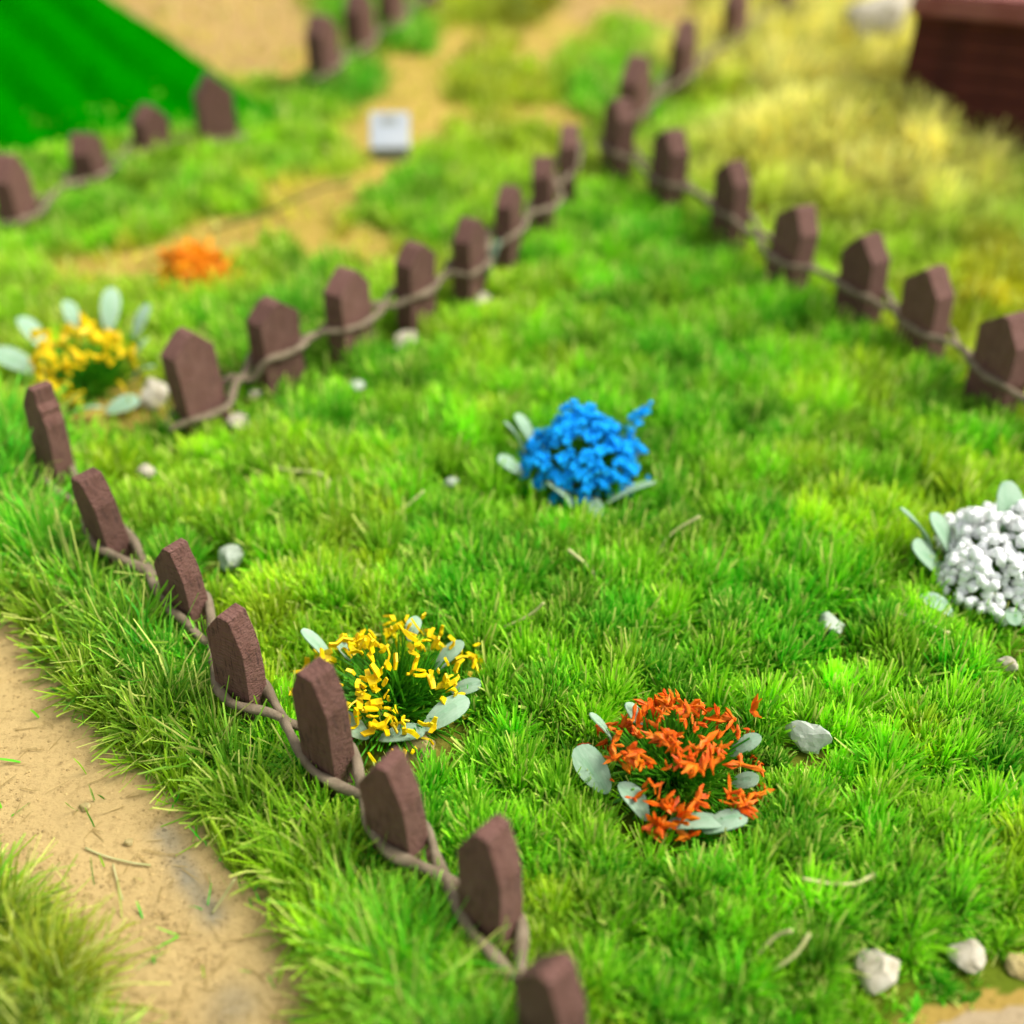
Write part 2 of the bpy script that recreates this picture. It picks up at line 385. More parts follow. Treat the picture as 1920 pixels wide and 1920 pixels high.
groups = {}
for args in [(1500, 160, 90000, 11.0, 21.0, 3), (1500, 95, 50000, 21.0, 34.0, 2), (2200, 26, 36000, 34.0, 62.0, 2)]:
    res = make_grass(*args); x, y = res[0], res[1]; yd, wild, dpt = res[10], res[11], res[12]
    c = G(1500, 300); dry = (~yd) & in_poly(x, y, [(p.x, p.y) for p in ROW_RIGHT]+[(60, 12), (80, 90), (8, 90)]+[(p.x, p.y) for p in ROW_FAR[::-1]])
    vg = (~yd) & (~dry) & (y < 17.5) & (x < 3) & (x < np.interp(y, [5,9,11,14,17.5], [2,-1.5,-3,-5.5,-8]))
    bl = in_poly(x, y, BL)
    for nm, m in (('lawn_grass', yd), ('dry_grass', dry), ('corner_grass', bl), ('verge_grass', vg & ~bl), ('meadow_grass', ~(yd | dry | vg | bl))):
        if m.sum() == 0: continue
        V, F, C = blades(nm, *[q[m] for q in res[:10]], seg=args[5])
        groups.setdefault(nm, []).append((V, F, C))
LAB = {'lawn_grass': ('bright green short lawn of tufted fibres inside the rope fence', 'grass'),
 'dry_grass': ('yellow green and straw coloured grass outside the right fence', 'grass'),
 'corner_grass': ('long olive green grass tuft at the left of the sandy path', 'grass'),
 'verge_grass': ('long wild emerald grass between the sandy path and near fence', 'grass'),
 'meadow_grass': ('patchy blurred green grass on yellow sand behind the middle fence', 'grass')}
tri_total = 0
for nm, parts in groups.items():
    off = 0; Vs, Fs, Cs = [], [], []
    for V, F, C in parts: Vs.append(V); Fs.append(F+off); Cs.append(C); off += len(V)
    F = np.concatenate(Fs); tri_total += 2*len(F)
    o = link(nm, fast_mesh(nm, np.concatenate(Vs), F, m_grass, np.concatenate(Cs)))
    tag(o, LAB[nm][0], LAB[nm][1], kind='stuff')
print('grass triangles', tri_total); scene['grass_tris'] = tri_total

# ------------------------------------------------------------------ materials
def wood_mat(name, c1, c2):
    m, t, b = new_mat(name, .72, .35)
    co = coords(t, 7, 7, 1.6)
    n = N(t, 'ShaderNodeTexNoise', Scale=1.6, Detail=7.0, Roughness=.65); t.links.new(co, n.inputs['Vector'])
    r = ramp(t, n.outputs[0], [(.3, c1), (.7, c2)])
    # dark pores running with the grain
    co2 = coords(t, 30, 30, 3.2)
    n2 = N(t, 'ShaderNodeTexNoise', Scale=1.0, Detail=3.0, Roughness=.6); t.links.new(co2, n2.inputs['Vector'])
    r2 = ramp(t, n2.outputs[0], [(.34, (.3,.25,.25)), (.44, (1,1,1)), (1, (1,1,1))])
    mx = N(t, 'ShaderNodeMix', data_type='RGBA', blend_type='MULTIPLY'); mx.inputs[0].default_value = .85
    t.links.new(r.outputs[0], mx.inputs[6]); t.links.new(r2.outputs[0], mx.inputs[7])
    geo = N(t, 'ShaderNodeNewGeometry')
    t.links.new(mx.outputs[2], b.inputs['Base Color'])
    co3 = coords(t, 5, 12, 22)
    n3 = N(t, 'ShaderNodeTexNoise', Scale=1.3, Detail=4.0, Roughness=.55); t.links.new(co3, n3.inputs['Vector'])
    bp0 = N(t, 'ShaderNodeBump', Strength=1.0, Distance=.07); t.links.new(n3.outputs[0], bp0.inputs['Height'])
    bp = N(t, 'ShaderNodeBump', Strength=.5, Distance=.02); t.links.new(n2.outputs[0], bp.inputs['Height']); t.links.new(bp0.outputs[0], bp.inputs['Normal'])
    t.links.new(bp.outputs[0], b.inputs['Normal'])
    return m
m_wood = wood_mat('brown_painted_wood', alb((138,92,76)), alb((166,120,106)))
m_wood2 = wood_mat('darker_painted_wood', alb((122,80,64)), alb((152,108,94)))
m_rope = noisy_mat('twine', alb((142,124,98)), alb((176,158,130)), scale=5, rough=.85, bump=.6, bscale=22, dist=.03)
m_leafdisc = noisy_mat('pale_mint_leaf', alb((160,210,165), .62), alb((202,235,202), .62), scale=2.5, rough=.6, bump=.45, bscale=9, spec=.25, transl=.2, stretch=(.8, 5, 3))
m_yellow = noisy_mat('yellow_flake', alb((248,202,0), .85), alb((255,232,0), .85), scale=5, rough=.5, bump=.15, bscale=12, transl=.2)
m_orange = noisy_mat('orange_flake', alb((242,74,3), .82), alb((255,150,18), .82), scale=3.5, rough=.5, bump=.2, bscale=14, transl=.2)
m_orange2 = noisy_mat('far_orange_flake', alb((252,140,0), .85), alb((255,168,10), .85), scale=6, rough=.6, bump=.2, transl=.2)
m_blue = noisy_mat('blue_foam', alb((0,140,232), .85), alb((15,175,250), .85), scale=7, rough=.8, bump=.4, bscale=18, spec=.15)
m_white = noisy_mat('white_foam', alb((240,244,238), 1.05), alb((252,253,250), 1.1), scale=6, rough=1.0, bump=.35, bscale=16, spec=.0, dist=.02, transl=.12)
m_stemg = noisy_mat('flower_stem', alb((45,150,15), .8), alb((110,190,30), .8), scale=3, rough=.5, bump=0, transl=.25)
m_stone = noisy_mat('pale_stone', alb((190,180,150), .6), alb((240,232,210), .62), scale=3, rough=.8, bump=.5, bscale=9, dist=.04)
m_stonegrey = noisy_mat('grey_stone', alb((185,200,178), .62), alb((222,230,212), .62), scale=3, rough=.6, bump=.4, bscale=9)
m_tan = noisy_mat('tan_stone', alb((190,170,105), .6), alb((220,200,140), .6), scale=3, rough=.85, bump=.6, bscale=9, dist=.04)
m_straw = noisy_mat('dry_fibre', alb((190,195,120), .7), alb((215,210,150), .7), scale=4, rough=.6, bump=.2)

# ------------------------------------------------------------------ fences
def picket_mesh(name, w=.95, h=PH, t=.45, peak=0., sl=.55, sr=.6, flat=.12, notch=False, mat=None):
    """flat board with a pointed top; local x along the fence, y through the board"""
    prof = [(-w/2, -.25), (w/2, -.25), (w/2, h-sr)]
    if notch:
        prof += [(w/2-.02, h-sr+.06), (w*.36, h-sr*.72), (w*.38, h-sr*.60), (w*.24, h-sr*.42), (w*.25, h-sr*.3)]
    prof += [(peak+flat/2, h), (peak-flat/2, h-.02), (-w/2, h-sl)]
    bm = bmesh.new()
    a = [bm.verts.new((x, -t/2, z)) for x, z in prof]; c = [bm.verts.new((x, t/2, z)) for x, z in prof]
    bm.faces.new(a); bm.faces.new(c[::-1])
    for i in range(len(prof)):
        j = (i+1) % len(prof); bm.faces.new((a[i], c[i], c[j], a[j]))
    bmesh.ops.recalc_face_normals(bm, faces=bm.faces)
    bmesh.ops.bevel(bm, geom=bm.edges[:], offset=.013, segments=2, affect='EDGES', profile=.6)
    bmesh.ops.subdivide_edges(bm, edges=[e for e in bm.edges if e.calc_length() > .5], cuts=3, use_grid_fill=True)
    for v in bm.verts:
        q = v.co*1.0; s = h*7.7+peak*3+w
        v.co.x += .020*mnoise.noise(Vector((q.z*2.2+s, q.x*3, q.y*3))); v.co.y += .020*mnoise.noise(Vector((q.x*3, q.z*2.2+s*2, q.y*3)))
    me = bm_mesh(name, bm, mat or m_wood)
    return me

def smooth_path(pts, sub=6, closed=False):
    out = []; n = len(pts)
    for i in range(n-1):
        p0 = pts[max(i-1, 0)]; p1 = pts[i]; p2 = pts[i+1]; p3 = pts[min(i+2, n-1)]
        for k in range(sub):
            s = k/sub
            out.append(.5*((2*p1)+(p2-p0)*s+(2*p0-5*p1+4*p2-p3)*s*s+(3*p1-p0-3*p2+p3)*s**3))
    out.append(pts[-1]); return out
def tube_mesh(name, pts, r, mat, ns=10, taper=None, wob=0., groove=0.):
    V, F = [], []; n = len(pts); up = Vector((0, 0, 1)); L = 0
    for i, p in enumerate(pts):
        d = (pts[min(i+1, n-1)]-pts[max(i-1, 0)]).normalized()
        if i: L += (pts[i]-pts[i-1]).length
        s = d.cross(up); s = s.normalized() if s.length > 1e-4 else Vector((1, 0, 0)); u = s.cross(d)
        rr = r*(taper(i/(n-1)) if taper else 1)*(1+wob*mnoise.noise(p*2.5))
        for k in range(ns):
            a = 2*math.pi*k/ns
            g = 1+groove*math.cos(2*a+L*9.0)
            V.append(p+(s*math.cos(a)+u*math.sin(a))*rr*g)
    for i in range(n-1):
        for k in range(ns):
            F.append((i*ns+k, i*ns+(k+1) % ns, (i+1)*ns+(k+1) % ns, (i+1)*ns+k))
    F.append(tuple(range(ns))[::-1]); F.append(tuple((n-1)*ns+k for k in range(ns)))
    return mesh_from(name, V, F, mat, smooth=True)

VAR = [dict(peak=.02, sl=.56, sr=.62), dict(peak=.06, sl=.5, sr=.66, flat=.2), dict(peak=-.05, sl=.6, sr=.52, flat=.1), dict(peak=.1, sl=.62, sr=.7, flat=.16), dict(peak=0, sl=.5, sr=.55, flat=.26)]
PM = {}
def fence(name, pts, label, group, rope_z, seed, t=.45, w=.95, dirs=None, notch_first=False, rope=True, ends=(1, 1), hs=None, extra_yaw=0, slope=1.):
    rd = random.Random(seed)
    root = empty('rope_fence', pts[0], label, 'fence', group)
    n = len(pts); tang = []
    for i in range(n):
        d = (pts[min(i+1, n-1)]-pts[max(i-1, 0)]).normalized(); tang.append(d)
    inv = Vector(pts[0])
    for i, p in enumerate(pts):
        vi = rd.randrange(len(VAR)); key = (vi, w, t, i == 0 and notch_first, slope)
        if key not in PM: PM[key] = picket_mesh('picket', w=w, t=t, notch=key[3], mat=m_wood if vi % 2 else m_wood2, **{k: q*(slope if k in ('sl', 'sr', 'flat') else 1) for k, q in VAR[vi].items()})
        yaw = math.atan2(tang[i].y, tang[i].x)+rd.uniform(-.10, .10)+extra_yaw
        o = link('picket', PM[key], root, p-inv+Vector((0, 0, float(height(np.array([p.x]), np.array([p.y]))[0]))), (rd.uniform(-.06, .06), rd.uniform(-.07, .07), yaw))
        s = rd.uniform(.94, 1.06); o.scale = (s, rd.uniform(.93, 1.08), (hs[i] if hs else rd.uniform(.97, 1.02)))
    if rope:
        r = .07
        for st in (1, -1):
            path = []
            for i, p in enumerate(pts):
                d = tang[i]; nrm = Vector((-d.y, d.x, 0)); side = st*(1 if i % 2 == 0 else -1)
                off = t/2+r-.005; zz = (rope_z[i] if isinstance(rope_z, list) else rope_z)+rd.uniform(-.07, .07)+float(mound(p.x, p.y))
                q = p-inv
                if i == 0: path.append(q-d*(w/2+.30*ends[0])+nrm*side*.05+Vector((0, 0, zz-.12)))
                for f in (-.4, 0, .4):
                    path.append(q+d*f*w+nrm*side*(off+(.03 if f == 0 else 0))+Vector((0, 0, zz-(.02 if f == 0 else 0))))
                if i == n-1: path.append(q+d*(w/2+.35*ends[1])+nrm*side*.06+Vector((0, 0, zz-.1)))
                else:
                    m = (p+pts[i+1])/2-inv; d2 = (pts[i+1]-p).normalized(); n2 = Vector((-d2.y, d2.x, 0))
                    zz2 = (rope_z[i+1]*.5+rope_z[i]*.5 if isinstance(rope_z, list) else rope_z)+float(mound(m.x+inv.x, m.y+inv.y))
                    path.append(m-d2*.18+n2*side*.075+Vector((0, 0, zz2+.05*st-.03))); path.append(m+d2*.18-n2*side*.075+Vector((0, 0, zz2-.05*st-.03)))
            link('rope', tube_mesh('rope', smooth_path(path, 10), r, m_rope, 12, wob=.3, groove=.13), root)
    return root
FG = 'low brown picket fences bound with twine'
fence('rope_fence', ROW_NEAR, 'near brown picket fence with twine running beside the sandy path to the bottom centre', FG, .68, 3, w=.64, t=.345, notch_first=True, extra_yaw=.2, hs=[p[2]/PH for p in NEAR_TOPS]+[.95])
fence('rope_fence', ROW_MID, 'middle brown picket fence with twine rising from the blurred yellow flowers to the corner', FG, [.55]+[1.08]*8, 8, ends=(1, 4.5), w=.96, t=.43, extra_yaw=.2, hs=[2.15/PH]*8, slope=.7)
fence('rope_fence', ROW_RIGHT, 'right brown picket fence with twine between the lawn and the straw coloured grass', FG, 1.04, 5, w=.95, t=.5, hs=[2.3/PH]*8, slope=.8)
fence('rope_fence', ROW_FAR, 'blurred brown pickets running away behind the corner where two fences meet', FG, .8, 12, w=1.15, t=.55)
fence('rope_fence', ROW_LEFT, 'blurred brown picket fence at upper left in front of the striped green field', FG, .55, 21, w=1.0, t=.55, extra_yaw=.25, hs=[p[2]/PH for p in LEFT_TOPS])
fence('rope_fence', ROW_BACK, 'blurred brown pickets at the top edge beside the sandy patch', FG, .7, 33, w=1.15, t=.6)

# ------------------------------------------------------------------ flowers
def leaf_mesh(name, L=.55, W=.26, th=.03, mat=None, curl=.06, seed=0):
    rd = random.Random(seed); V, F = [], []; n = 20
    ring = []
    for k in range(n):
        a = 2*math.pi*k/n; wf = 1-.15*math.cos(a)
        x = L/2+L/2*math.cos(a); y = W/2*math.sin(a)*(1.0+.22*math.cos(a)); ring.append((x*(1+rd.uniform(-.012, .012)), y))
    zf = lambda x, y: curl*math.sin(x/L*math.pi)+.25*y*y/W
    for s, zo in ((.5, th), (1, th*.55), (1, -th*.0), ):
        for x, y in ring: V.append((L/2+(x-L/2)*s, y*s, zf(L/2+(x-L/2)*s, y*s)+zo))
    V.append((L/2, 0, zf(L/2, 0)+th)); V.append((L/2, 0, zf(L/2, 0)))
    for k in range(n):
        j = (k+1) % n
        F += [(k, j, n+j, n+k)[::-1], (n+k, n+j, 2*n+j, 2*n+k)[::-1], (k, j, 3*n), (2*n+j, 2*n+k, 3*n+1)]
    return mesh_from(name, V, F, mat, smooth=False)
LEAVES = [leaf_mesh('leaf', L=l, W=w_, curl=c, mat=m_leafdisc, seed=i) for i, (l, w_, c) in enumerate([(.62,.28,.05), (.55,.26,.03), (.48,.24,.07), (.7,.26,.04), (.42,.22,.03)])]

def strip_flake(name, rd, mat, wid=.068, th=.022, seg=.08, n=4, turn=.7):
    """a crinkled paper flake: a flat bar bent several times"""
    pts = [Vector((0, 0, 0))]; a = 0; 
    for k in range(n):
        a += rd.uniform(-turn, turn); pts.append(pts[-1]+Vector((math.cos(a), 0, math.sin(a)))*seg*rd.uniform(.7, 1.3))
    c = sum(pts, Vector())/len(pts); V, F = [], []
    for i, p in enumerate(pts):
        d = (pts[min(i+1, n)]-pts[max(i-1, 0)]).normalized(); u = Vector((-d.z, 0, d.x)); w_ = wid*rd.uniform(.75, 1.2)*(.75 if i in (0, n) else 1)
        sk = rd.uniform(-.02, .02)
        for sy, su in ((-1, -1), (1, -1), (1, 1), (-1, 1)):
            V.append(p-c+Vector((0, sy*w_/2+sk, 0))+u*su*th/2)
    for i in range(n):
        for k in range(4): F.append((i*4+k, i*4+(k+1) % 4, i*4+4+(k+1) % 4, i*4+4+k)[::-1])
    F.append((0, 1, 2, 3)); F.append((n*4+3, n*4+2, n*4+1, n*4))
    return mesh_from(name, V, F, mat)
def petal_flake(name, rd, mat, size=.17):
    """three or four pointed, folded petals from one point"""
    V, F = [], []
    for k in range(rd.choice([2, 3, 3, 4])):
        d = Vector((rd.gauss(0, 1), rd.gauss(0, 1), rd.gauss(0, .6))).normalized(); s = d.cross(Vector((rd.gauss(0, 1), rd.gauss(0, 1), rd.gauss(0, 1)))).normalized(); u = d.cross(s)
        L = size*rd.uniform(.8, 1.7); W = size*rd.uniform(.22, .42); th = .014; o = len(V)
        base = d*-.03
        for sg in (1, -1):
            V += [base-s*W*.2+u*sg*th, base+s*W*.2+u*sg*th, d*L*.45+s*W*.5+u*(sg*th+.03), d*L*.75+s*W*.35+u*(sg*th+.0), d*L+u*sg*th*.6, d*L*.7-s*W*.42+u*(sg*th+.015), d*L*.4-s*W*.5+u*(sg*th-.02)]
        F += [tuple(o+i for i in range(7)), tuple(o+7+i for i in range(7))[::-1]]
        for i in range(7): j = (i+1) % 7; F.append((o+i, o+7+i, o+7+j, o+j))
    return mesh_from(name, V, F, mat)
def lump(name, rd, mat, r=.1, sub=2, rough=.35, flat=1., smooth=True):
    bm = bmesh.new(); bmesh.ops.create_icosphere(bm, subdivisions=sub, radius=r); s = rd.uniform(0, 99)
    for v in bm.verts:
        q = v.co/r; v.co *= 1+rough*mnoise.noise(q*1.5+Vector((s, 0, 0)))+rough*.45*mnoise.noise(q*4+Vector((0, s, 0))); v.co.z *= flat
    return bm_mesh(name, bm, mat, smooth)
def blue_flake(name, rd, mat, r=.11):
    """a tiny five-lobed blossom of foam, slightly cupped and thick"""
    V, F = [], []; n = 15; lob = rd.choice([4, 5, 5]); ph = rd.uniform(0, 6)
    for zo, s in ((.035, .82), (.0, 1.0), (-.03, .75)):
        for k in range(n):
            a = 2*math.pi*k/n; rr = r*s*(.78+.26*math.cos(lob*a+ph)+rd.uniform(-.06, .06))
            V.append((rr*math.cos(a), rr*math.sin(a), zo+rr*rr*1.2+rd.uniform(-.008, .008)))
    V.append((0, 0, .02)); V.append((0, 0, -.035))
    for k in range(n):
        j = (k+1) % n; F += [(k, j, 3*n)[::1], (n+k, n+j, j, k), (2*n+k, 2*n+j, n+j, n+k), (2*n+j, 2*n+k, 3*n+1)]
    return mesh_from(name, V, F, mat)
rdm = random.Random(5)
FL = {'yellow': [strip_flake('blossom', rdm, m_yellow, n=rdm.choice([2, 2, 3, 4])) for _ in range(14)],
      'orange': [petal_flake('blossom', rdm, m_orange) for _ in range(14)],
      'faroran': [petal_flake('blossom', rdm, m_orange2, .24) for _ in range(6)],
      'blue': [blue_flake('blossom', rdm, m_blue) for _ in range(10)],
      'white': [lump('blossom', rdm, m_white, r=.105, sub=2, rough=.5) for _ in range(8)]}

def clump(base_px, kind, label, R, H, n, leaves, seed, size=1., stems=260, holes=.35, zsc=1., extra=(), group=None, lumpy=.3):
    rd = random.Random(seed); c = G(*base_px); root = empty('flower_tuft', c, label, 'flowers', group)
    # stems: a fan of thick green fibres from the middle
    V, F = [], []
    def stem(az, el, L, w, bend=.0):
        d = Vector((math.cos(az)*math.cos(el), math.sin(az)*math.cos(el), math.sin(el))); s = Vector((-math.sin(az), math.cos(az), 0)); u = d.cross(s)
        b0 = Vector((rd.gauss(0, .12*R), rd.gauss(0, .12*R), -.03)); o = len(V)
        for i in range(4):
            f = i/3; p = b0+d*L*f+Vector((0, 0, -bend*f*f))
            ww = w*(1-.25*f)
            for k in range(3): a = 2*math.pi*k/3; V.append(p+(s*math.cos(a)+u*math.sin(a))*ww)
        for i in range(3):
            for k in range(3): F.append((o+i*3+k, o+i*3+(k+1) % 3, o+i*3+3+(k+1) % 3, o+i*3+3+k))
    for _ in range(stems):
        az = rd.uniform(0, 2*math.pi); el = math.asin(min(1, rd.uniform(.08, 1)**.8)); L = math.hypot(R*math.cos(el), H*math.sin(el))*rd.uniform(.65, 1.02)
        stem(az, el, L, .019, rd.uniform(0, .12))
    # blossoms on a dome
    placed = []; SV, SF = [], []
    tries = 0
    while len(placed) < n and tries < n*8:
        tries += 1
        az = rd.uniform(0, 2*math.pi); sel = rd.uniform(.12, 1); el = math.asin(sel)
        hol = mnoise.noise(Vector((math.cos(az)*math.cos(el)*2.2+seed, math.sin(az)*math.cos(el)*2.2, sel*2.2)))
        if hol < -.22+holes*.6 and rd.random() < holes*1.6: continue
        rr = rd.uniform(.86, 1.08)*(1+lumpy*mnoise.noise(Vector((az*1.1, sel*2, seed*3.3))))
        p = Vector((math.cos(az)*math.cos(el)*R*rr, math.sin(az)*math.cos(el)*R*rr, sel*H*rr+.05)); placed.append(p)
        me = rd.choice(FL[kind])
        if len(placed) > 300:            # past the limit of single parts: joined
            q = Matrix.Rotation(rd.uniform(0, 6.28), 3, Vector((rd.gauss(0, 1), rd.gauss(0, 1), rd.gauss(0, 1))).normalized()); s = size*rd.uniform(.65, 1.3); o0 = len(SV)
            SV.extend([p+q @ (v.co*s) for v in me.vertices]); SF.extend([[o0+k for k in f.vertices] for f in me.polygons]); continue
        o = link('blossom', me, root, p, (rd.uniform(0, 6.28), rd.uniform(0, 6.28), rd.uniform(0, 6.28)))
        if kind == 'blue': o.rotation_euler = (Vector((p.x, p.y, p.z*1.2))+Vector((rd.gauss(0, .35), rd.gauss(0, .35), rd.gauss(0, .35)))).to_track_quat('Z', 'Y').to_euler()
        s = size*rd.uniform(.65, 1.4); o.scale = (s, s, s)
    if SV:
        o = link('small_blossoms', mesh_from('small_blossoms', SV, SF, FL[kind][0].materials[0], True), root); o['kind'] = 'stuff'
    for (dx, dy, dz, s) in extra:
        o = link('blossom', rd.choice(FL[kind]), root, (dx, dy, dz), (rd.uniform(0, 6.28), rd.uniform(0, 6.28), 1)); o.scale = (s, s, s)
        az = math.atan2(dy, dx); L = Vector((dx, dy, dz)).length; stem(az, math.asin(max(-.9, min(.99, dz/L))), L, .014)
    me = mesh_from('stems', V, F, m_stemg); st = link('stems', me, root); st['kind'] = 'stuff'
    # leaf discs round the foot: pixel of the middle of the leaf, height, size, tilt
    for i, (lx, ly, lz, ls, tilt, *oaz) in enumerate(leaves):
        q = G(lx, ly, lz)-c; az = oaz[0] if oaz else math.atan2(q.y, q.x); me = LEAVES[i % len(LEAVES)]
        o = link('leaf', me, root)
        Lh = .29*ls*math.cos(tilt)
        o.location = (q.x-math.cos(az)*Lh, q.y-math.sin(az)*Lh, lz-.29*ls*math.sin(tilt))
        o.rotation_mode = 'XYZ'
        rot = Matrix.Rotation(az, 4, 'Z') @ Matrix.Rotation(-tilt, 4, 'Y') @ Matrix.Rotation(rd.uniform(-.5, .5), 4, 'X')
        o.rotation_euler = rot.to_euler(); o.scale = (ls*1.15, ls*rd.uniform(1.05, 1.3), ls)
    return root
FGp = None
clump((742,1325), 'yellow', 'yellow flowered tuft beside the sharp near pickets, on pale mint leaves', 1.18, 1.0, 200,
      [(828,1345,.4,1.05,.35,.5), (750,1380,.3,1.05,.1,.15), (662,1362,.35,1.0,.2,2.5), (602,1222,.6,.85,.8), (642,1216,.6,.8,.8), (838,1235,.5,.8,.6), (872,1290,.4,.75,.4), (775,1178,.85,.7,.5)], 4, size=1.12, stems=620, holes=.4,
      extra=[(1.22,.35,.35,.9), (1.05,-.25,.12,.9), (1.15,.75,.5,.8), (.2,-.85,.12,.9)])
clump((1260,1462), 'orange', 'bright orange red flowered tuft on the open lawn', 1.05, 1.15, 150,
      [(1132,1375,.6,.85,.95), (1114,1446,.42,1.15,.6,2.3), (1186,1502,.38,1.05,.5,2.3), (1285,1548,.3,1.0,.1,.0), (1368,1543,.35,1.25,.2,.25), (1392,1402,.5,.7,.7), (1395,1465,.35,.65,.6), (1186,1343,.7,.8,.9)], 9, size=.9, stems=560, holes=.5,
      extra=[(1.15,-.35,.25,1.0), (1.05,.5,.8,1.0)])
clump((1085,905), 'blue', 'vivid blue flowered tuft in the middle of the lawn', 1.02, 1.38, 300,
      [(968,830,.8,1.1,1.1), (962,878,.5,1.1,.7), (1048,928,.4,1.15,.7,2.7), (1170,930,.35,1.2,.25,.35), (1192,860,.6,1.0,.8), (985,810,.8,.9,1.0), (1115,950,.25,1.0,.1)], 6, size=1.02, stems=560, holes=.38,
      extra=[(1.05,.35,1.25,1.2), (1.15,.38,1.32,1.1), (1.0,.3,1.15,1.3), (1.22,.4,1.42,.8), (.95,.3,1.2,1.2)])
clump((1880,1095), 'white', 'white foam flowered tuft cut by the right edge', 1.15, 1.2, 760,
      [(1722,1005,.7,1.4,.9), (1738,1050,.5,1.35,.8), (1755,1135,.35,1.0,.3,2.6), (1890,985,.9,1.4,.9), (1900,1160,.3,1.0,.1), (1765,1010,.7,1.2,1.0)], 2, size=.72, stems=300, holes=.15)
clump((165,730), 'yellow', 'blurred yellow flowered tuft behind the notched picket at the left', 1.0, 1.25, 120,
      [(38,683,.5,1.35,.5), (62,628,.7,1.35,.7), (130,590,.8,1.2,.8), (205,592,.8,1.2,.8), (268,650,.6,1.1,.8), (148,775,.25,1.15,.2,.1), (228,762,.25,1.1,.2,.35), (270,700,.4,1.1,.6), (262,612,.7,1.0,.8)], 14, size=1.35, stems=380, holes=.45)
clump((378,535), 'faroran', 'blurred flat orange bloom on sand beyond the middle fence', .82, .72, 130, [], 17, size=1.25, stems=60, holes=.0)
clump((1425,425), 'faroran', 'small blurred orange bloom peeping out behind the right fence', .42, .5, 14, [], 18, size=1.0, stems=30, holes=.1)

# ------------------------------------------------------------------ stones
def stone(px, py, r, label, mat, seed, flat=.75, z=.1, stretch=(1, 1)):
    rd = random.Random(seed); bm = bmesh.new(); bmesh.ops.create_icosphere(bm, subdivisions=3, radius=r)
    s = rd.uniform(0, 50)
    cuts = [(Vector((rd.gauss(0, 1), rd.gauss(0, 1), rd.gauss(.2, 1))).normalized(), rd.uniform(.55, .82)) for _ in range(9)]
    for v in bm.verts:
        for cn, cd in cuts:
            ex = v.co.dot(cn)/r-cd
            if ex > 0: v.co -= cn*ex*r*.93
        q = v.co/r; k = 1.12+.3*mnoise.noise(q*1.1+Vector((s, 0, 0)))+.13*mnoise.noise(q*3.2+Vector((0, s, 0)))
        c = mnoise.cell(q*1.6+Vector((s, s, 0)))*.05
        v.co *= k+c; v.co.z *= flat; v.co.x *= stretch[0]; v.co.y *= stretch[1]
    o = link('stone', bm_mesh('stone', bm, mat, False), None, G(px, py, z), (rd.uniform(-.3, .3), rd.uniform(-.3, .3), rd.uniform(0, 6)))
    return tag(o, label, 'stone')
stone(1652,1822,.235, 'larger cream white pebble in the grass at lower right', m_stone, 1, z=.20)
stone(1806,1790,.20, 'cream pebble nearest the lower right corner of the lawn', m_stone, 2, z=.18, flat=.75)
stone(1512,1385,.25, 'flat grey white pebble right of the orange flowers', m_stonegrey, 3, z=.24, flat=1.1, stretch=(1.15,.45))
stone(1888,1245,.13, 'small white pebble below the white flowers at the right edge', m_stone, 4, z=.3)
stone(1556,1170,.20, 'greenish grey pebble half sunk in grass left of the white flowers', m_stonegrey, 5, z=.22)
stone(272,884,.15, 'small white pebble between the notched picket and the lawn', m_stone, 6, z=.35)
stone(430,1045,.22, 'pale grey pebble in the grass right of the near fence', m_stonegrey, 7, z=.2)
stone(758,636,.21, 'blurred white pebble below the fourth middle fence picket', m_stone, 8, z=.3, stretch=(1.3,1))
stone(905,560,.18, 'blurred pale pebble at the foot of the middle fence near its knot', m_stone, 9, z=.3)
stone(668,722,.15, 'tiny blurred pale pebble on the lawn below the third middle picket', m_stonegrey, 10, z=.3)
stone(448,792,.22, 'blurred yellowish pebble at the foot of the first middle pickets', m_stone, 11, z=.15)
stone(785,1400,.27, 'tan pebble under the near yellow flowers beside the pickets', m_tan, 12, z=.05, stretch=(1.2,1))
stone(845,905,.13, 'tiny pale pebble on the lawn left of the blue flowers', m_stonegrey, 13, z=.3)
stone(288,738,.27, 'large blurred white stone between yellow flowers and first middle picket', m_stone, 14, z=.3, flat=1.2, stretch=(.8,1))
stone(1912,1815,.15, 'pale stone on the sandy edge at the bottom right corner', m_tan, 15, z=.05, flat=.5)
stone(160,1512,.07, 'single light grain on the sandy path', m_tan, 16, z=.02)
stone(243,1578,.06, 'small tan grain on the path near the grass edge', m_tan, 17, z=.02)
stone(478,740,.13, 'blurred white speck of stone under the second middle picket', m_stone, 18, z=.35)

# ------------------------------------------------------------------ loose fibres
def fibre(pxs, z0, label, r=.022, zs=None, mat=None, name='dry_stalk', cat='stalk'):
    pts = [G(a_, b_, (zs[i] if zs else z0)) for i, (a_, b_) in enumerate(pxs)]; c = pts[0].copy(); c.z = 0
    pp = smooth_path([p-c for p in pts], 5)
    o = link(name, tube_mesh(name, pp, r, mat or m_straw, 6), None, c); return tag(o, label, cat)
fibre([(1505,1648),(1550,1656),(1600,1658),(1622,1648),(1640,1640)], .5, 'pale curved stalk lying on the grass at lower right', .03)
fibre([(1682,1150),(1720,1163),(1780,1188)], .4, 'straight beige stalk below the white flowers', .035)
fibre([(510,872),(540,882),(585,885),(612,896),(618,915)], .5, 'kinked white stalk on the lawn at the left', .035)
fibre([(722,975),(760,950),(795,920)], .5, 'pale stalk slanting up left of the blue flowers', .025, zs=[.3,.5,.7])
fibre([(1420,1790),(1455,1755),(1485,1745)], .45, 'pale blade leaning on the lower lawn', .025, zs=[.3,.5,.65])
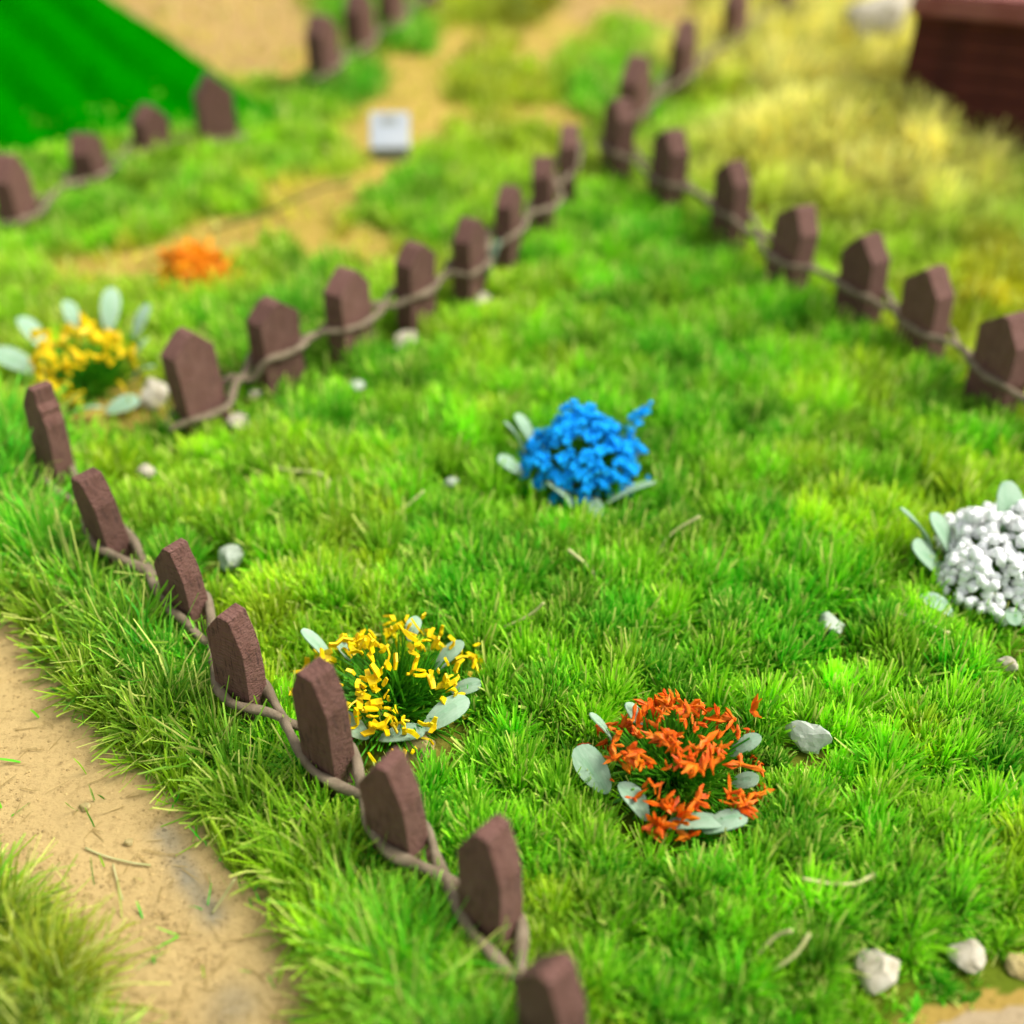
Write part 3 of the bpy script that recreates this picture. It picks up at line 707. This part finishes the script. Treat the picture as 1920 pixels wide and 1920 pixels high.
fibre([(1445,1820),(1490,1790),(1518,1750)], .45, 'second pale blade leaning on the lower lawn, right of its twin', .025, zs=[.3,.5,.65])
fibre([(935,1180),(990,1155),(1020,1130)], .5, 'light stalk crossing the lawn above the orange flowers', .022, zs=[.3,.5,.75])
fibre([(1065,1030),(1100,1060),(1122,1090)], .6, 'thick pale stalk pointing down right below the blue flowers', .03, zs=[.75,.6,.4])
fibre([(1228,1045),(1260,1000),(1312,968)], .7, 'long pale stalk rising right of the blue flowers', .022, zs=[.3,.6,.9])
fibre([(160,1590),(200,1606),(250,1618),(282,1622)], .03, 'tan stalk lying on the sandy path', .014)
fibre([(212,1620),(222,1660),(230,1688)], .03, 'short tan stalk lying on the middle of the path', .011)
fibre([(398,1712),(420,1680),(440,1648)], .1, 'pale stalk standing at the grass edge of the path', .016, zs=[.03,.2,.4])
fibre([(395,432),(440,418),(500,400),(560,372),(610,352),(656,342)], .45, 'thin dark twig lying on sand beyond the middle fence', .045, mat=noisy_mat('twig_bark', alb((75,95,30)), alb((130,125,50)), scale=4), name='twig', cat='twig')
# pale leaf caught in the twine of the middle fence
lf = link('leaf_scrap', leaf_mesh('leaf_scrap', L=.95, W=.26, mat=m_leafdisc, seed=40), None, G(915,520,.55), (0, 1.25, 1.2)); lf.rotation_euler = (0.3, -1.25, .3)
tag(lf, 'pale green leaf scrap caught on the middle fence twine', 'leaf')

# crumbs and fallen fibres on the path
V, F, C = [], [], []
ico = bmesh.new(); bmesh.ops.create_icosphere(ico, subdivisions=1, radius=1); iv = [v.co.copy() for v in ico.verts]; ifc = [[v.index for v in f.verts] for f in ico.faces]; ico.free()
rd = random.Random(77); npz = 0
pxs = rng.uniform(-60, 620, 12000); pys = rng.uniform(1150, 1960, 12000)
pts = [G(a_, b_) for a_, b_ in zip(pxs, pys)]
px_ = np.array([p.x for p in pts]); py_ = np.array([p.y for p in pts]); _, _, _, _, SS, okp = cover(px_, py_)
pz_ = height(px_, py_)
for i in np.nonzero(okp)[0][:3800]:
    r = .008+.022*rd.random()**3.0; o = len(V); a_ = rd.uniform(0, 6)
    for q in iv:
        k = r*rd.uniform(.7, 1.2); V.append((px_[i]+q.x*k*1.2, py_[i]+q.y*k, pz_[i]+q.z*k*.6)); 
    cc = SS[i]*.62*rd.uniform(.7, 1.15); C += [(*cc, 1)]*len(iv)
    F += [[o+j for j in f] for f in ifc]
gr = link('gravel', mesh_from('gravel', V, F, m_soil, False, C)); tag(gr, 'fine sandy crumbs strewn over the path', 'gravel', kind='stuff')
sel = np.nonzero(okp)[0][3800:3960]; n = len(sel)
Vb, Fb, Cb = blades('f', px_[sel], py_[sel], pz_[sel]+.01, rng.uniform(0, 6.28, n), np.full(n, 1.5), rng.normal(0, .2, n), rng.uniform(.1, .45, n), np.full(n, .014), np.tile(np.asarray(lin((205,178,112)))*K*1.15, (n, 1)), np.tile(np.asarray(lin((210,188,125)))*K*1.15, (n, 1)))
ff = link('fallen_fibres', fast_mesh('fallen_fibres', Vb, Fb, m_grass, Cb)); tag(ff, 'thin dry fibres fallen on the sandy path', 'fibres', kind='stuff')

# ------------------------------------------------------------------ white box
def box_bm(sx, sy, sz, bev=.04, z0=0):
    bm = bmesh.new(); bmesh.ops.create_cube(bm, size=1)
    for v in bm.verts: v.co = Vector((v.co.x*sx, v.co.y*sy, (v.co.z+.5)*sz+z0))
    bmesh.ops.bevel(bm, geom=bm.edges[:], offset=bev, segments=2, affect='EDGES'); return bm
m_boxw = noisy_mat('white_card', alb((195,205,215), .62), alb((212,218,225), .62), scale=3, rough=.6, bump=.1)
m_boxd = noisy_mat('grey_card', alb((140,146,140), .8), alb((155,160,152), .8), scale=3, rough=.6, bump=.1)
bp = G(733,300); bx = empty('white_box', bp, 'small white square box with a grey mark standing on the sand', 'box')
bx.rotation_euler = (0, 0, .03)
sl = 28*math.pi/180
link('plinth', bm_mesh('plinth', box_bm(1.05, .55, .55, .03), m_boxd), bx, (0, .25, 0))
pl = link('panel', bm_mesh('panel', box_bm(1.15, 1.15, .12, .03), m_boxw), bx, (0, .32, .72)); pl.rotation_euler = (math.radians(42), 0, 0)
mk = link('mark', bm_mesh('mark', box_bm(.5, .26, .03, .008), m_boxd), pl, (-.02, .3, .115))
# ------------------------------------------------------------------ striped green field at the upper left
m_field, t, b = new_mat('green_flock', 1.0, .0)
co = coords(t); n = N(t, 'ShaderNodeTexNoise', Scale=3.0, Detail=6.0); t.links.new(co, n.inputs['Vector'])
r = ramp(t, n.outputs[0], [(.3, alb((0,136,0), .42)), (.7, alb((4,156,0), .46))]); t.links.new(r.outputs[0], b.inputs['Base Color'])
bpn = N(t, 'ShaderNodeBump', Strength=.6, Distance=.1); n2 = N(t, 'ShaderNodeTexNoise', Scale=12.0, Detail=5.0); t.links.new(co, n2.inputs['Vector']); t.links.new(n2.outputs[0], bpn.inputs['Height']); t.links.new(bpn.outputs[0], b.inputs['Normal'])
P0 = G(545,232); P1 = G(120,-50); P2 = G(-60,330)
ax = (P1-P0).normalized(); ay = (P2-P0).normalized()      # furrows run along ax
Lx, Ly = 30.0, 16.0; nx, ny = 60, 220; V, F = [], []
for j in range(ny+1):
    for i in range(nx+1):
        s, w_ = i/nx*Lx, j/ny*Ly
        p = P0+ax*s+ay*w_
        edge = min(1, min(s, w_, Lx-s, Ly-w_)/.9); edge = math.sin(max(0, edge)*math.pi/2)
        wob = .25*mnoise.noise(Vector((s*.15, w_*.2, 3)))
        fur = .5+.5*math.cos((w_+wob)*2*math.pi/2.0); fur = fur**.8
        z = edge*(.5+.25*fur+.10*mnoise.noise(Vector((s*.6, w_*.9, 0)))+.02*s)-.05
        V.append((p.x-P0.x, p.y-P0.y, z))
for j in range(ny):
    for i in range(nx): a_ = j*(nx+1)+i; F.append((a_, a_+nx+1, a_+nx+2, a_+1))
fo = link('striped_field', mesh_from('striped_field', V, F, m_field, True), None, (P0.x, P0.y, 0)); tag(fo, 'vivid green furrowed field with dark and light stripes at the upper left corner', 'field')

# ------------------------------------------------------------------ brown wooden house at the upper right
m_house = noisy_mat('dark_red_boards', alb((92,40,28)), alb((118,54,40)), scale=2, rough=.8, bump=.3, bscale=6, stretch=(1, 1, .4))
m_ledge = noisy_mat('red_brown_ledge', alb((165,88,78)), alb((190,120,108)), scale=2, rough=.7, bump=.3, bscale=6)
hp = Vector((10.0, 29.3, 0)); hs = empty('brown_house', (hp.x, hp.y, 0), 'blurred dark red brown wooden house with a lighter ledge at the upper right corner', 'building'); hs.rotation_euler = (0, 0, -.36)
for k in range(9):
    bmx = box_bm(10.0, .5, .5, .03); link('board', bm_mesh('board', bmx, m_house), hs, (5.0, 2.0-.0*k, -.2+k*.52))
link('wall', bm_mesh('wall', box_bm(9.9, 8, 4.7, .03), m_house), hs, (5.0, 6.1, -.3))
link('ledge', bm_mesh('ledge', box_bm(12.0, 1.3, .55, .08), m_ledge), hs, (5.85, 1.7, 4.5))
link('roof', bm_mesh('roof', box_bm(11.8, 9.5, .4, .06), m_house), hs, (5.85, 7.0, 4.9))
bo = stone(1665,70,1.3, 'blurred grey white boulder left of the brown house', m_stone, 5, z=0, flat=1.0); bo.location = (13.4, 43.5, .9); bo.rotation_euler = (0, 0, .6)
